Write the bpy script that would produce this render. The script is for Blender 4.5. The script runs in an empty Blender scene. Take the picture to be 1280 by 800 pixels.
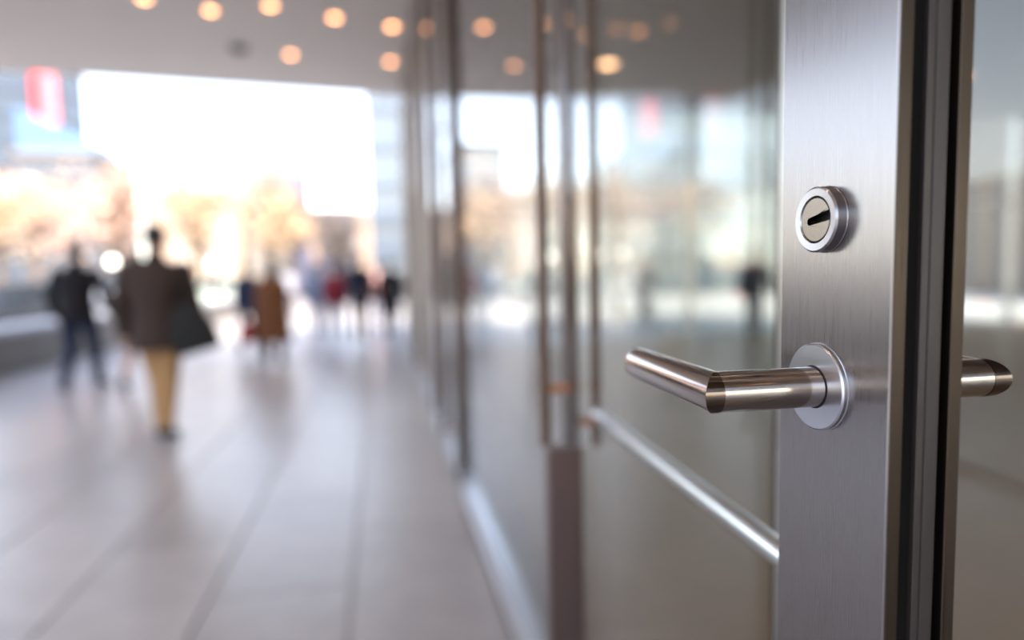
import bpy, bmesh, math, random
from mathutils import Vector, Matrix
from math import sin, cos, pi, radians, sqrt

S = bpy.context.scene
COL = S.collection
random.seed(7)
CAM_H = 1.37                                    # camera height above the plaza

# ------------------------------------------------------------------ camera
cam_data = bpy.data.cameras.new('camera')
cam_data.sensor_width = 36.0
cam_data.lens = 762.9 * 36.0 / 1280.0
cam_data.clip_start = 0.02
cam_data.clip_end = 2000
cam_data.dof.use_dof = True
cam_data.dof.focus_distance = 0.362
cam_data.dof.aperture_fstop = 1.75
cam_data.dof.aperture_blades = 0
cam = bpy.data.objects.new('camera', cam_data)
COL.objects.link(cam)
YAW, PITCH, ROLL = 0.1612, 0.0790, -0.0221
fw = Vector((sin(YAW) * cos(PITCH), cos(YAW) * cos(PITCH), -sin(PITCH)))
r0 = Vector((cos(YAW), -sin(YAW), 0))
u0 = r0.cross(fw)
rr = cos(ROLL) * r0 + sin(ROLL) * u0
uu = -sin(ROLL) * r0 + cos(ROLL) * u0
M = Matrix.Identity(4)
for i in range(3):
    M[i][0], M[i][1], M[i][2] = rr[i], uu[i], -fw[i]
M[0][3], M[1][3], M[2][3] = 0, 0, CAM_H
cam.matrix_world = M
S.camera = cam

# ------------------------------------------------------------------ sky, sun, exposure
world = bpy.data.worlds.new('sky')
S.world = world
world.use_nodes = True
wn = world.node_tree
wn.nodes.clear()
sky = wn.nodes.new('ShaderNodeTexSky')
sky.sky_type = 'NISHITA'
sky.sun_disc = False
sky.sun_elevation = radians(51)
sky.sun_rotation = radians(150)
sky.air_density = 1.0
sky.dust_density = 1.0
sky.ozone_density = 1.0
bg = wn.nodes.new('ShaderNodeBackground')
bg.inputs['Strength'].default_value = 0.42
wo = wn.nodes.new('ShaderNodeOutputWorld')
hs = wn.nodes.new('ShaderNodeHueSaturation')
hs.inputs['Saturation'].default_value = 0.55
wn.links.new(sky.outputs[0], hs.inputs['Color'])
wn.links.new(hs.outputs[0], bg.inputs['Color'])
wn.links.new(bg.outputs[0], wo.inputs['Surface'])

sun_data = bpy.data.lights.new('sun', 'SUN')
sun_data.energy = 7.0
sun_data.angle = radians(0.6)
sun_data.color = (1.0, 0.86, 0.68)
sun = bpy.data.objects.new('sun', sun_data)
COL.objects.link(sun)
sun.rotation_euler = Vector((-0.5, 0.72, -1.1)).to_track_quat('-Z', 'Y').to_euler()

vs = S.view_settings
vs.view_transform = 'Standard'
vs.look = 'None'
vs.gamma = 1.0
vs.use_curve_mapping = False
vs.exposure = 1.12
S.cycles.sample_clamp_indirect = 8.0
S.cycles.max_bounces = 14
S.cycles.transparent_max_bounces = 24
S.cycles.caustics_reflective = False


# ------------------------------------------------------------------ materials
def lin(c):
    return tuple(((v / 12.92) if v <= 0.04045 else ((v + 0.055) / 1.055) ** 2.4) for v in (c[0] / 255, c[1] / 255, c[2] / 255)) + (1.0,)


def mat(name, rgb, rough=0.6, metal=0.0, noise=0.0, nscale=8.0, emit=None, estr=0.0, spec=0.5, rand=0.0, stretch=None, bump=0.0):
    m = bpy.data.materials.new(name)
    m.use_nodes = True
    nt = m.node_tree
    b = nt.nodes['Principled BSDF']
    col = lin(rgb)
    b.inputs['Base Color'].default_value = col
    b.inputs['Roughness'].default_value = rough
    b.inputs['Metallic'].default_value = metal
    b.inputs['Specular IOR Level'].default_value = spec
    if emit:
        b.inputs['Emission Color'].default_value = lin(emit)
        b.inputs['Emission Strength'].default_value = estr
    src = None
    if noise or bump:
        tc = nt.nodes.new('ShaderNodeTexCoord')
        mp = nt.nodes.new('ShaderNodeMapping')
        if stretch:
            mp.inputs['Scale'].default_value = stretch
        nz = nt.nodes.new('ShaderNodeTexNoise')
        nz.inputs['Scale'].default_value = nscale
        nz.inputs['Detail'].default_value = 5
        nt.links.new(tc.outputs['Object'], mp.inputs[0])
        nt.links.new(mp.outputs[0], nz.inputs['Vector'])
        src = nz
    if noise or rand:
        hsv = nt.nodes.new('ShaderNodeHueSaturation')
        hsv.inputs['Color'].default_value = col
        val = None
        if noise:
            mr = nt.nodes.new('ShaderNodeMapRange')
            mr.inputs['From Min'].default_value = 0.25
            mr.inputs['From Max'].default_value = 0.75
            mr.inputs['To Min'].default_value = 1 - noise
            mr.inputs['To Max'].default_value = 1 + noise
            nt.links.new(src.outputs['Fac'], mr.inputs['Value'])
            val = mr.outputs[0]
        if rand:
            oi = nt.nodes.new('ShaderNodeObjectInfo')
            m2 = nt.nodes.new('ShaderNodeMapRange')
            m2.inputs['To Min'].default_value = 1 - rand
            m2.inputs['To Max'].default_value = 1 + rand
            nt.links.new(oi.outputs['Random'], m2.inputs['Value'])
            if val is None:
                val = m2.outputs[0]
            else:
                mu = nt.nodes.new('ShaderNodeMath')
                mu.operation = 'MULTIPLY'
                nt.links.new(val, mu.inputs[0])
                nt.links.new(m2.outputs[0], mu.inputs[1])
                val = mu.outputs[0]
        nt.links.new(val, hsv.inputs['Value'])
        nt.links.new(hsv.outputs[0], b.inputs['Base Color'])
    if bump:
        bp = nt.nodes.new('ShaderNodeBump')
        bp.inputs['Strength'].default_value = bump
        bp.inputs['Distance'].default_value = 0.01
        nt.links.new(src.outputs['Fac'], bp.inputs['Height'])
        nt.links.new(bp.outputs[0], b.inputs['Normal'])
    return m


def steel(name, rgb, rough, aniso=0.0, axis='Z', grain=0.0, gscale=(1, 1, 1), rot=0.0, metal=1.0):
    m = bpy.data.materials.new(name)
    m.use_nodes = True
    nt = m.node_tree
    b = nt.nodes['Principled BSDF']
    b.inputs['Base Color'].default_value = lin(rgb)
    b.inputs['Metallic'].default_value = metal
    b.inputs['Roughness'].default_value = rough
    if aniso:
        b.inputs['Anisotropic'].default_value = aniso
        b.inputs['Anisotropic Rotation'].default_value = rot
        tg = nt.nodes.new('ShaderNodeTangent')
        tg.direction_type = 'RADIAL'
        tg.axis = axis
        nt.links.new(tg.outputs[0], b.inputs['Tangent'])
    if grain:
        tc = nt.nodes.new('ShaderNodeTexCoord')
        mp = nt.nodes.new('ShaderNodeMapping')
        mp.inputs['Scale'].default_value = gscale
        nz = nt.nodes.new('ShaderNodeTexNoise')
        nz.inputs['Scale'].default_value = 1.0
        nz.inputs['Detail'].default_value = 4
        nt.links.new(tc.outputs['Object'], mp.inputs[0])
        nt.links.new(mp.outputs[0], nz.inputs['Vector'])
        mr = nt.nodes.new('ShaderNodeMapRange')
        mr.inputs['From Min'].default_value = 0.3
        mr.inputs['From Max'].default_value = 0.7
        mr.inputs['To Min'].default_value = 1 - grain
        mr.inputs['To Max'].default_value = 1 + grain
        nt.links.new(nz.outputs['Fac'], mr.inputs['Value'])
        hsv = nt.nodes.new('ShaderNodeHueSaturation')
        hsv.inputs['Color'].default_value = lin(rgb)
        nt.links.new(mr.outputs[0], hsv.inputs['Value'])
        nt.links.new(hsv.outputs[0], b.inputs['Base Color'])
        mr2 = nt.nodes.new('ShaderNodeMapRange')
        mr2.inputs['From Min'].default_value = 0.3
        mr2.inputs['From Max'].default_value = 0.7
        mr2.inputs['To Min'].default_value = rough * 0.85
        mr2.inputs['To Max'].default_value = rough * 1.15
        nt.links.new(nz.outputs['Fac'], mr2.inputs['Value'])
        nt.links.new(mr2.outputs[0], b.inputs['Roughness'])
    return m


def glass(name, ior, tint, rough=0.0):
    """coated architectural glass: Fresnel mix of a mirror reflection and straight transmission"""
    m = bpy.data.materials.new(name)
    m.use_nodes = True
    nt = m.node_tree
    nt.nodes.clear()
    out = nt.nodes.new('ShaderNodeOutputMaterial')
    mix = nt.nodes.new('ShaderNodeMixShader')
    tr = nt.nodes.new('ShaderNodeBsdfTransparent')
    tr.inputs[0].default_value = tint
    gl = nt.nodes.new('ShaderNodeBsdfGlossy')
    gl.inputs['Roughness'].default_value = rough
    gl.inputs['Color'].default_value = (0.97, 0.98, 1.0, 1)
    fr = nt.nodes.new('ShaderNodeFresnel')
    ge = nt.nodes.new('ShaderNodeNewGeometry')
    mx = nt.nodes.new('ShaderNodeMix')
    mx.inputs[2].default_value = ior
    mx.inputs[3].default_value = 1.0 / ior
    nt.links.new(ge.outputs['Backfacing'], mx.inputs[0])
    nt.links.new(mx.outputs[0], fr.inputs['IOR'])
    nt.links.new(fr.outputs[0], mix.inputs[0])
    nt.links.new(tr.outputs[0], mix.inputs[1])
    nt.links.new(gl.outputs[0], mix.inputs[2])
    nt.links.new(mix.outputs[0], out.inputs['Surface'])
    return m


M_STILE = steel('brushed_steel_face', (140, 135, 133), 0.30, aniso=0.75, axis='Z', grain=0.025, gscale=(3000, 3000, 25))
M_EDGE = steel('bronze_steel_edge', (70, 61, 54), 0.42, grain=0.05, gscale=(500, 500, 10))
M_INSERT = mat('grey_edge_profile', (60, 54, 54), 0.45, 0.4)
M_RUBBER = mat('black_rubber', (12, 11, 11), 0.9, noise=0.15, nscale=60, spec=0.15)
M_TUBE = steel('satin_steel_tube', (170, 160, 153), 0.15, grain=0.03, gscale=(300, 300, 300))
M_CHAMFER = steel('polished_steel', (110, 98, 90), 0.10)
M_ROSE = steel('satin_steel_disc', (142, 140, 144), 0.26)
M_ROSETTE = steel('bright_satin_disc', (182, 183, 190), 0.28)
M_PLUG = steel('worn_nickel', (128, 118, 108), 0.34, grain=0.12, gscale=(120, 180, 180))
M_DARK = mat('recess_shade', (12, 11, 11), 0.7)  # near-black colour puts the shade of gaps and keyway into the surface
M_PULL = mat('brown_pull_bar', (92, 70, 57), 0.5, metal=0.2, noise=0.05, nscale=20, spec=0.35)
M_STAND = mat('copper_standoff', (176, 116, 82), 0.4, metal=0.4)
M_BAR = steel('satin_push_bar', (226, 230, 238), 0.30)
M_FRAME = steel('facade_steel', (190, 186, 184), 0.34)
M_DKFRAME = steel('dark_facade_steel', (90, 80, 76), 0.35)
M_RAIL = steel('base_rail_steel', (200, 205, 212), 0.28)
M_POST = steel('bronze_post', (118, 100, 96), 0.36, aniso=0.5, axis='Z')
G_NEAR = glass('coated_door_glass', 1.10, (0.95, 0.95, 0.93, 1))
G_FAC = glass('coated_facade_glass', 1.5, (0.90, 0.90, 0.87, 1))
G_GREEN = glass('lobby_glass', 1.5, (0.93, 0.96, 0.95, 1))
M_PAVER = mat('grey_granite_paver', (163, 159, 161), 0.30, noise=0.10, nscale=5, rand=0.10, spec=0.5, bump=0.02)
M_GROUND = mat('plaza_ground', (164, 166, 174), 0.42, noise=0.08, nscale=2)
M_JOINT = mat('dark_joint', (110, 84, 80), 0.9)
M_ROAD = mat('asphalt', (104, 106, 112), 0.7, noise=0.08, nscale=3)
M_CEIL = mat('canopy_soffit', (216, 208, 198), 0.55, noise=0.03, nscale=1.5)
M_LOBFLOOR = mat('lobby_stone', (158, 138, 118), 0.35, rand=0.12, noise=0.08, nscale=4)
M_LOBCEIL = mat('lobby_ceiling', (120, 110, 102), 0.7)
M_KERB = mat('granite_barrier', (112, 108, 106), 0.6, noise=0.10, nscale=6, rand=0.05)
M_KERBTOP = mat('granite_skylit_top', (176, 180, 188), 0.45, noise=0.06, nscale=6)  # blue sky light on the wall top is put into this colour
M_LENS = mat('warm_lamp_lens', (255, 220, 180), 0.5, emit=(255, 172, 112), estr=5.2)
M_TRIM = mat('lamp_trim', (190, 186, 182), 0.4)
M_LOBLAMP = mat('lobby_lamp_panel', (255, 240, 220), 0.5, emit=(255, 196, 146), estr=5.0)

# ------------------------------------------------------------------ helpers


def tag(o, label=None, cat=None, group=None, kind=None):
    if label: o['label'] = label
    if cat: o['category'] = cat
    if group: o['group'] = group
    if kind: o['kind'] = kind
    return o


def thing(name, label, cat, loc=(0, 0, 0), rz=0.0, group=None):
    o = bpy.data.objects.new(name, None)
    o.empty_display_size = 0.1
    o.location = loc
    o.rotation_euler = (0, 0, rz)
    COL.objects.link(o)
    return tag(o, label, cat, group)


def frame(name, loc=(0, 0, 0)):
    o = bpy.data.objects.new(name, None)
    o.empty_display_size = 0.1
    o.location = loc
    COL.objects.link(o)
    o['kind'] = 'structure'
    return o


def link(name, me, m, parent=None, smooth=False, label=None):
    if m is not None and not me.materials:
        me.materials.append(m)
    o = bpy.data.objects.new(name, me)
    COL.objects.link(o)
    if parent is not None:
        o.parent = parent
    if smooth:
        for p in me.polygons:
            p.use_smooth = True
    if label:
        o['label'] = label
    return o


def finish(name, bm, m, parent=None, smooth=False, label=None, auto=None):
    me = bpy.data.meshes.new(name)
    bmesh.ops.recalc_face_normals(bm, faces=bm.faces)
    if auto:
        for f in bm.faces: f.smooth = True
        for e in bm.edges:
            if len(e.link_faces) == 2 and e.calc_face_angle(0) > radians(auto): e.smooth = False
    bm.to_mesh(me)
    bm.free()
    return link(name, me, m, parent, smooth and not auto, label)


def box(bm, a, b, bev=0.0, mtx=None, seg=1):
    vs_ = [bm.verts.new((x, y, z)) for x in (a[0], b[0]) for y in (a[1], b[1]) for z in (a[2], b[2])]
    fs = [(0, 1, 3, 2), (4, 6, 7, 5), (0, 4, 5, 1), (2, 3, 7, 6), (0, 2, 6, 4), (1, 5, 7, 3)]
    faces = [bm.faces.new([vs_[i] for i in f]) for f in fs]
    geo = list(vs_)
    if bev:
        ed = list({e for f in faces for e in f.edges})
        r = bmesh.ops.bevel(bm, geom=ed, offset=bev, segments=seg, profile=0.5, affect='EDGES')
        geo = list({v for f in r['faces'] for v in f.verts} | {v for v in vs_ if v.is_valid})
    if mtx is not None:
        bmesh.ops.transform(bm, matrix=mtx, verts=geo)
    return geo


def bx(name, a, b, m, parent=None, bev=0.0, mtx=None, label=None, seg=1):
    bm = bmesh.new()
    box(bm, a, b, bev, mtx, seg)
    return finish(name, bm, m, parent, label=label)


def basis(d):
    d = Vector(d).normalized()
    h = Vector((0, 0, 1)) if abs(d.z) < 0.9 else Vector((1, 0, 0))
    x = h.cross(d).normalized()
    return x, d.cross(x), d


def tube(bm, pts, rad, n=16, cap=True):
    """polyline sweep with mitred joints; rad is a number or a list"""
    pts = [Vector(p) for p in pts]
    if not isinstance(rad, (list, tuple)):
        rad = [rad] * len(pts)
    rings = []
    x, y, d = basis(pts[1] - pts[0])
    for i, p in enumerate(pts):
        di = (pts[min(i + 1, len(pts) - 1)] - pts[max(i - 1, 0)]).normalized()
        dn = (pts[i + 1] - p).normalized() if i < len(pts) - 1 else (p - pts[i - 1]).normalized()
        dp = (p - pts[i - 1]).normalized() if i > 0 else dn
        nrm = (dn + dp).normalized()
        x = (x - dp * x.dot(dp)).normalized()
        y = dp.cross(x)
        ring = []
        for k in range(n):
            a = 2 * pi * k / n
            q = x * cos(a) * rad[i] + y * sin(a) * rad[i]
            t = -q.dot(nrm) / dp.dot(nrm)
            ring.append(bm.verts.new(p + q + dp * t))
        rings.append(ring)
        x = dp.rotation_difference(dn) @ x
    for a, b in zip(rings, rings[1:]):
        for k in range(n):
            bm.faces.new((a[k], a[(k + 1) % n], b[(k + 1) % n], b[k]))
    if cap:
        bm.faces.new(list(reversed(rings[0])))
        bm.faces.new(rings[-1])
    return rings


def lathe(bm, prof, origin, axis, n=48, cap0=True, cap1=True):
    """prof: list of (distance along the axis, radius)"""
    x, y, d = basis(axis)
    o = Vector(origin)
    rings = []
    for t, r in prof:
        rings.append([bm.verts.new(o + d * t + (x * cos(2 * pi * k / n) + y * sin(2 * pi * k / n)) * r) for k in range(n)])
    for a, b in zip(rings, rings[1:]):
        for k in range(n):
            bm.faces.new((a[k], a[(k + 1) % n], b[(k + 1) % n], b[k]))
    if cap0: bm.faces.new(list(reversed(rings[0])))
    if cap1: bm.faces.new(rings[-1])
    return rings


def loft(bm, rings, cap=True):
    rs = [[bm.verts.new(p) for p in r] for r in rings]
    n = len(rs[0])
    for a, b in zip(rs, rs[1:]):
        for k in range(n):
            bm.faces.new((a[k], a[(k + 1) % n], b[(k + 1) % n], b[k]))
    if cap:
        bm.faces.new(list(reversed(rs[0])))
        bm.faces.new(rs[-1])


def ell(c, rx, ry, n=20, tilt=(0, 0)):
    return [Vector((c[0] + rx * cos(2 * pi * k / n), c[1] + ry * sin(2 * pi * k / n), c[2] + tilt[1] * ry * sin(2 * pi * k / n))) for k in range(n)]


def ball(bm, c, r, sub=2):
    rx, ry, rz = r if isinstance(r, (tuple, list)) else (r, r, r)
    bmesh.ops.create_icosphere(bm, subdivisions=sub, radius=1.0, matrix=Matrix.Translation(c) @ Matrix.Diagonal((rx, ry, rz, 1)))


def capsule(bm, a, b, ra, rb, n=12):
    """tapered limb with round ends"""
    a, b = Vector(a), Vector(b)
    x, y, d = basis(b - a)
    L = (b - a).length
    prof = []
    for k in range(5):
        t = -pi / 2 + (pi / 2) * k / 4
        prof.append((ra * sin(t), max(ra * cos(t), 1e-4)))
    for k in range(5):
        t = (pi / 2) * k / 4
        prof.append((L + rb * sin(t), max(rb * cos(t), 1e-4)))
    lathe(bm, prof, a, d, n)


def remeshed(name, bm, m, parent, voxel, smooth=4, label=None):
    """fuse the overlapping volumes of bm into one continuous smooth skin"""
    me = bpy.data.meshes.new(name)
    bmesh.ops.recalc_face_normals(bm, faces=bm.faces)
    bm.to_mesh(me)
    bm.free()
    tmp = bpy.data.objects.new('tmp', me)
    COL.objects.link(tmp)
    mod = tmp.modifiers.new('r', 'REMESH')
    mod.mode = 'VOXEL'
    mod.voxel_size = voxel
    if smooth:
        sm = tmp.modifiers.new('s', 'SMOOTH')
        sm.iterations = smooth
        sm.factor = 0.5
    dg = bpy.context.evaluated_depsgraph_get()
    res = bpy.data.meshes.new_from_object(tmp.evaluated_get(dg))
    bpy.data.objects.remove(tmp)
    bpy.data.meshes.remove(me)
    res.name = name
    res.materials.clear()
    return link(name, res, m, parent, smooth=True, label=label)


def dup(o, parent=None, kids=True):
    c = o.copy()
    COL.objects.link(c)
    if parent is not None: c.parent = parent
    if kids:
        for ch in o.children: dup(ch, c)
    return c


# ------------------------------------------------------------------ facade frame: s along the facade, o outwards (towards the plaza)
FD = Vector((-0.05, 1, 0)).normalized()
FN = Vector((-1, -0.05, 0)).normalized()
F0 = Vector((0.50, 0, 0))
FM = Matrix.Identity(4)
for i in range(3):
    FM[i][0], FM[i][1], FM[i][2], FM[i][3] = FD[i], FN[i], (0, 0, 1)[i], F0[i]


def fbox(name, s0, s1, o0, o1, z0, z1, m, parent=None, bev=0.0, label=None):
    return bx(name, (s0, o0, z0), (s1, o1, z1), m, parent, bev, FM, label)


def FP(s, o, z):
    return FM @ Vector((s, o, z))


HC = 3.1 + CAM_H                                # soffit height
SEND = 11.6                                     # far end of the facade

# ------------------------------------------------------------------ floor, pavers, road
floor = bx('floor', (-7.2, -14, -0.35), (60, 140, -0.024), M_GROUND)
tag(floor, 'grey granite plaza pavement running along the glass facade', 'pavement', kind='structure')
bm = bmesh.new()
box(bm, (-0.2965, -0.5965, -0.03), (0.2965, 0.5965, 0.0), bev=0.003)
pv_me = bpy.data.meshes.new('paver')
bmesh.ops.recalc_face_normals(bm, faces=bm.faces)
bm.to_mesh(pv_me); bm.free()
pv_me.materials.append(M_PAVER)
rot_f = math.atan2(-FD.x, FD.y)
npv = 0
o_edge = 0.06
for ci in range(12):
    for ri in range(-1, 18):
        s = ri * 1.2 + (0.6 if ci % 2 else 0.0) + 0.35
        o = o_edge + 0.31 + ci * 0.6
        p = FP(s, o, 0)
        if p.y < 0.4 or p.y > 18 or p.x < -6.35: continue
        if math.atan2(-p.x, p.y) > 0.78: continue
        q = bpy.data.objects.new('paver', pv_me)
        COL.objects.link(q)
        q.location = (p.x, p.y, random.uniform(-0.0015, 0.0012))
        q.rotation_euler = (0, 0, rot_f)
        q.parent = floor
        npv += 1
# pavement beyond the laid slabs that are seen singly (same stone, one level)
bm = bmesh.new()
for (a, b) in (((-6.3, 18.6, -0.03), (1.0, 60, -0.002)), ((-7.0, -14, -0.03), (0.4, -0.3, -0.002))):
    box(bm, a, b)
finish('plain_paving', bm, M_PAVER, floor)
road = bx('road', (-60, -30, -0.4), (-7.2, 160, -0.12), M_ROAD)
tag(road, 'grey asphalt street beyond the low granite wall', 'road', kind='structure')

# ------------------------------------------------------------------ canopy
bm = bmesh.new()
pl = [(-6.1, -5), (1.2, -5), (1.2, 11.35), (-6.1, 10.26)]
lo = [bm.verts.new((x, y, HC)) for x, y in pl]
hi = [bm.verts.new((x, y, HC + 0.5)) for x, y in pl]
bm.faces.new(lo); bm.faces.new(list(reversed(hi)))
for k in range(4): bm.faces.new((lo[k], hi[k], hi[(k + 1) % 4], lo[(k + 1) % 4]))
ceiling = finish('ceiling', bm, M_CEIL)
tag(ceiling, 'smooth grey canopy soffit over the entrance walk', 'canopy', kind='structure')
upper = bx('wall_sun_block', (0.9, -14, HC + 0.02), (12, 11.2, HC + 4.0), mat('upper_wall', (150, 146, 142), 0.7))  # unseen upper block, sized to keep the sun off the plaza
tag(upper, 'plain grey unseen block above the canopy, added to shade the plaza', 'wall', kind='structure')

lens_me = ring_me = None


def downlight(x, y, label, lit=True, group=None):
    global lens_me, ring_me
    t = thing('downlight', label, 'ceiling light', (x, y, HC), group=group)
    if ring_me is None:
        bm = bmesh.new()
        lathe(bm, [(0.0, 0.060), (-0.006, 0.062), (-0.009, 0.070), (-0.006, 0.080), (0.0, 0.082)], (0, 0, 0), (0, 0, 1), 28, False, False)
        ring_me = finish('trim_ring', bm, M_TRIM, t, smooth=True).data
        bm = bmesh.new()
        lathe(bm, [(-0.003, 0.060), (-0.009, 0.045), (-0.011, 0.02)], (0, 0, 0), (0, 0, 1), 28)
        lens_me = finish('lamp_lens', bm, M_LENS, t, smooth=True).data
    else:
        for n_, me_ in (('trim_ring', ring_me), ('lamp_lens', lens_me)):
            link(n_, me_, None, t)
    ld = bpy.data.lights.new('downlight_spot', 'SPOT')
    ld.energy = 14
    ld.spot_size = radians(110)
    ld.spot_blend = 0.8
    ld.shadow_soft_size = 0.05
    ld.color = (1.0, 0.80, 0.62)
    lo_ = bpy.data.objects.new('lamp_light', ld)
    COL.objects.link(lo_)
    lo_.parent = t
    lo_.location = (0, 0, -0.03)
    return t


LG = 'warm downlights in the canopy'
for (x, y), lb in zip([(-2.81, 7.562), (-2.197, 7.807), (-1.488, 7.60), (-0.809, 7.859), (-0.133, 8.053), (-1.565, 9.188), (-0.196, 9.349)],
                      ['small warm downlight cut by the top of the frame, leftmost of the front row',
                       'warm round downlight second from the left in the nearer canopy row',
                       'warm round downlight third from the left in the nearer canopy row',
                       'warm round downlight fourth from the left in the nearer canopy row',
                       'warm round downlight of the nearer canopy row beside the glass facade',
                       'warm round downlight alone at the middle of the canopy, farther row',
                       'warm round downlight of the farther canopy row beside the glass facade']):
    downlight(x, y, lb, group=LG)
k = 0
ORD = ['first', 'second', 'third', 'fourth', 'fifth']
for iy, y in enumerate((5.6, 3.4, 1.2, -1.0, -3.2)):
    for ix, x in enumerate((-3.6, -2.4, -1.2, -0.1)):
        downlight(x, y, 'warm canopy downlight, %s from the facade in the %s unseen row above the walk' % (ORD[3 - ix], ORD[iy]), group='downlights overhead')
t = thing('dark_fitting', 'small dark round fitting on the grey canopy between the downlights', 'ceiling_fitting', (-2.2, 9.0, HC))  # unlit downlight, built as a dark round fitting
bm = bmesh.new(); lathe(bm, [(0, 0.10), (-0.03, 0.10), (-0.06, 0.07), (-0.07, 0.03)], (0, 0, 0), (0, 0, 1), 24)
finish('fitting_body', bm, mat('fitting_grey', (70, 70, 76), 0.5), t, smooth=True)
bm = bmesh.new(); lathe(bm, [(0, 0.125), (-0.012, 0.125), (-0.016, 0.105)], (0, 0, 0), (0, 0, 1), 24)
finish('mounting_ring', bm, mat('fitting_ring', (96, 96, 100), 0.5), t, smooth=True)

# ------------------------------------------------------------------ facade: mullions, rails, panes
wall = frame('wall_right')
tag(wall, 'steel framed glass facade along the right of the walk', 'facade')
ZT = HC
for s0, s1, mm in [(-3.0, -2.9, M_FRAME), (0.58, 0.66, M_FRAME), (3.90, 4.03, M_DKFRAME), (5.10, 5.18, M_FRAME), (6.25, 6.37, M_FRAME),
                   (7.45, 7.53, M_FRAME), (8.6, 8.72, M_FRAME), (10.0, 10.1, M_FRAME), (11.45, 11.62, M_FRAME)]:
    fbox('mullion', s0, s1, -0.06, 0.045, 0.0, ZT, mm, wall, 0.004)
# base rails under the fixed panes
for s0, s1 in [(-2.9, 0.58), (1.66, 3.90), (6.37, 7.45), (8.72, 10.0), (10.1, 11.45)]:
    fbox('base_rail', s0, s1, -0.03, 0.03, 0.0, 0.10, M_RAIL, wall, 0.004, label='bright steel rail at the foot of the glass')
bx('threshold', (0.66, -0.05, -0.01), (11.45, 0.055, 0.012), M_FRAME, wall, 0.003, FM)

for n_, (s0, s1) in enumerate([(-2.9, 0.58), (1.66, 3.90), (6.37, 7.45), (8.72, 10.0), (10.1, 11.45)], 1):
    w = fbox('window_%d' % n_, s0 + 0.002, s1 - 0.002, -0.006, 0.006, 0.10, ZT, G_FAC)
    tag(w, ['tall facade pane behind the open door edge', 'wide reflecting facade pane left of the near pull bars', 'facade pane between the far doors',
            'far facade pane beyond the second pair of doors', 'farthest facade pane at the end of the glass wall'][n_ - 1], 'window', kind='structure')


def leaf(n_, s0, s1, pull_s, dside, zlo, zhi, label, bar=False, stand=(1.0, 1.0)):
    """a glass door leaf in the facade plane with through-bolted pull bars"""
    d = frame('door_%d' % n_)
    tag(d, label, 'door')
    fbox('stile', s1 - 0.035, s1, -0.018, 0.018, 0.02, ZT, M_DKFRAME, d, 0.003)
    fbox('stile', s0, s0 + 0.035, -0.018, 0.018, 0.02, ZT, M_DKFRAME, d, 0.003)
    fbox('bottom_rail', s0 + 0.035, s1 - 0.035, -0.018, 0.018, 0.02, 0.11, M_RAIL, d, 0.003)
    fbox('glass_pane', s0 + 0.035, s1 - 0.035, -0.006, 0.006, 0.11, ZT, G_FAC, d)
    if pull_s is None: return d
    for side, zst in ((1, stand[0]), (-1, stand[1])):
        off = (0.066 if side > 0 else 0.088) * side
        bm = bmesh.new()
        tube(bm, [FP(pull_s, off, zlo), FP(pull_s, off, zhi)], 0.0145, 18)
        h = finish('pull_bar', bm, M_PULL, d, auto=40)
        for zz in (zst, zhi - 0.012):
            bm = bmesh.new()
            tube(bm, [FP(pull_s, off * 0.93, zz), FP(pull_s, 0.008 * side, zz)], 0.009, 12)
            tube(bm, [FP(pull_s, 0.018 * side, zz), FP(pull_s, 0.006 * side, zz)], 0.015, 16)
            q = finish('standoff', bm, M_STAND, h, auto=40, label='copper toned standoff')
    return d


leaf(2, 0.67, 1.64, None, 1, 0, 0, 'plain second glass door in the facade, behind the open leaf')
leaf(3, 4.05, 5.09, 4.72, 1, 0.14, 2.47, 'third glass door with one long pull bar bent to the glass at both ends', stand=(0.152, 0.152))
leaf(4, 5.19, 6.24, 5.45, 1, 0.14, 2.47, 'fourth glass door paired with the long barred third door', stand=(0.152, 0.152))
leaf(5, 7.55, 8.58, 8.3, 1, 0.14, 2.47, 'far glass door near the end of the facade', stand=(0.152, 0.152))

# ------------------------------------------------------------------ the open near door (door_1)
L, YA, YB, TH = 0.2391, 0.3667, 0.2733, 0.0429
YE = 0.972                                       # hinge edge of the leaf
z = lambda v: CAM_H + v
D1 = frame('door_1')
tag(D1, 'open glass door leaf in the foreground with wide brushed steel stile, lever handle and pull bars', 'door')
ZB, ZH = 0.012, 2.55
# stile: outer and inner skins with a moulded free edge between them
bx('stile_face', (L, YB, ZB), (L + 0.0082, YA, ZH), M_STILE, D1, 0.0007, label='wide brushed steel stile face')
bx('stile_face', (L + TH - 0.0078, YB, ZB), (L + TH, YA, ZH), M_STILE, D1, 0.0007, label='inner brushed steel stile face')
bx('stile_core', (L + 0.0080, YB + 0.0075, ZB + 0.002), (L + TH - 0.0076, YA - 0.003, ZH - 0.002), M_RUBBER, D1)
e = 0.0019
bx('edge_lip', (L + 0.0006, YB - 0.0006, ZB), (L + 0.0080, YB + 0.006, ZH), M_EDGE, D1, 0.0004)
bx('edge_lip', (L + TH - 0.0080, YB - 0.0006, ZB), (L + TH - 0.0005, YB + 0.006, ZH), M_EDGE, D1, 0.0004)
bx('rubber_seal', (L + 0.0088, YB + 0.0035, ZB), (L + 0.0178, YB + 0.012, ZH), M_RUBBER, D1, 0.0008, label='black rubber seal in the door edge')
bx('edge_strip', (L + 0.0180, YB + 0.0012, ZB), (L + 0.0222, YB + 0.010, ZH), M_INSERT, D1, 0.0003)
bx('edge_strip', (L + 0.0226, YB + 0.0008, ZB), (L + 0.0285, YB + 0.010, ZH), M_INSERT, D1, 0.0003)
bx('edge_strip', (L + 0.0288, YB + 0.0022, ZB), (L + 0.0318, YB + 0.010, ZH), M_INSERT, D1, 0.0005)
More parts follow.
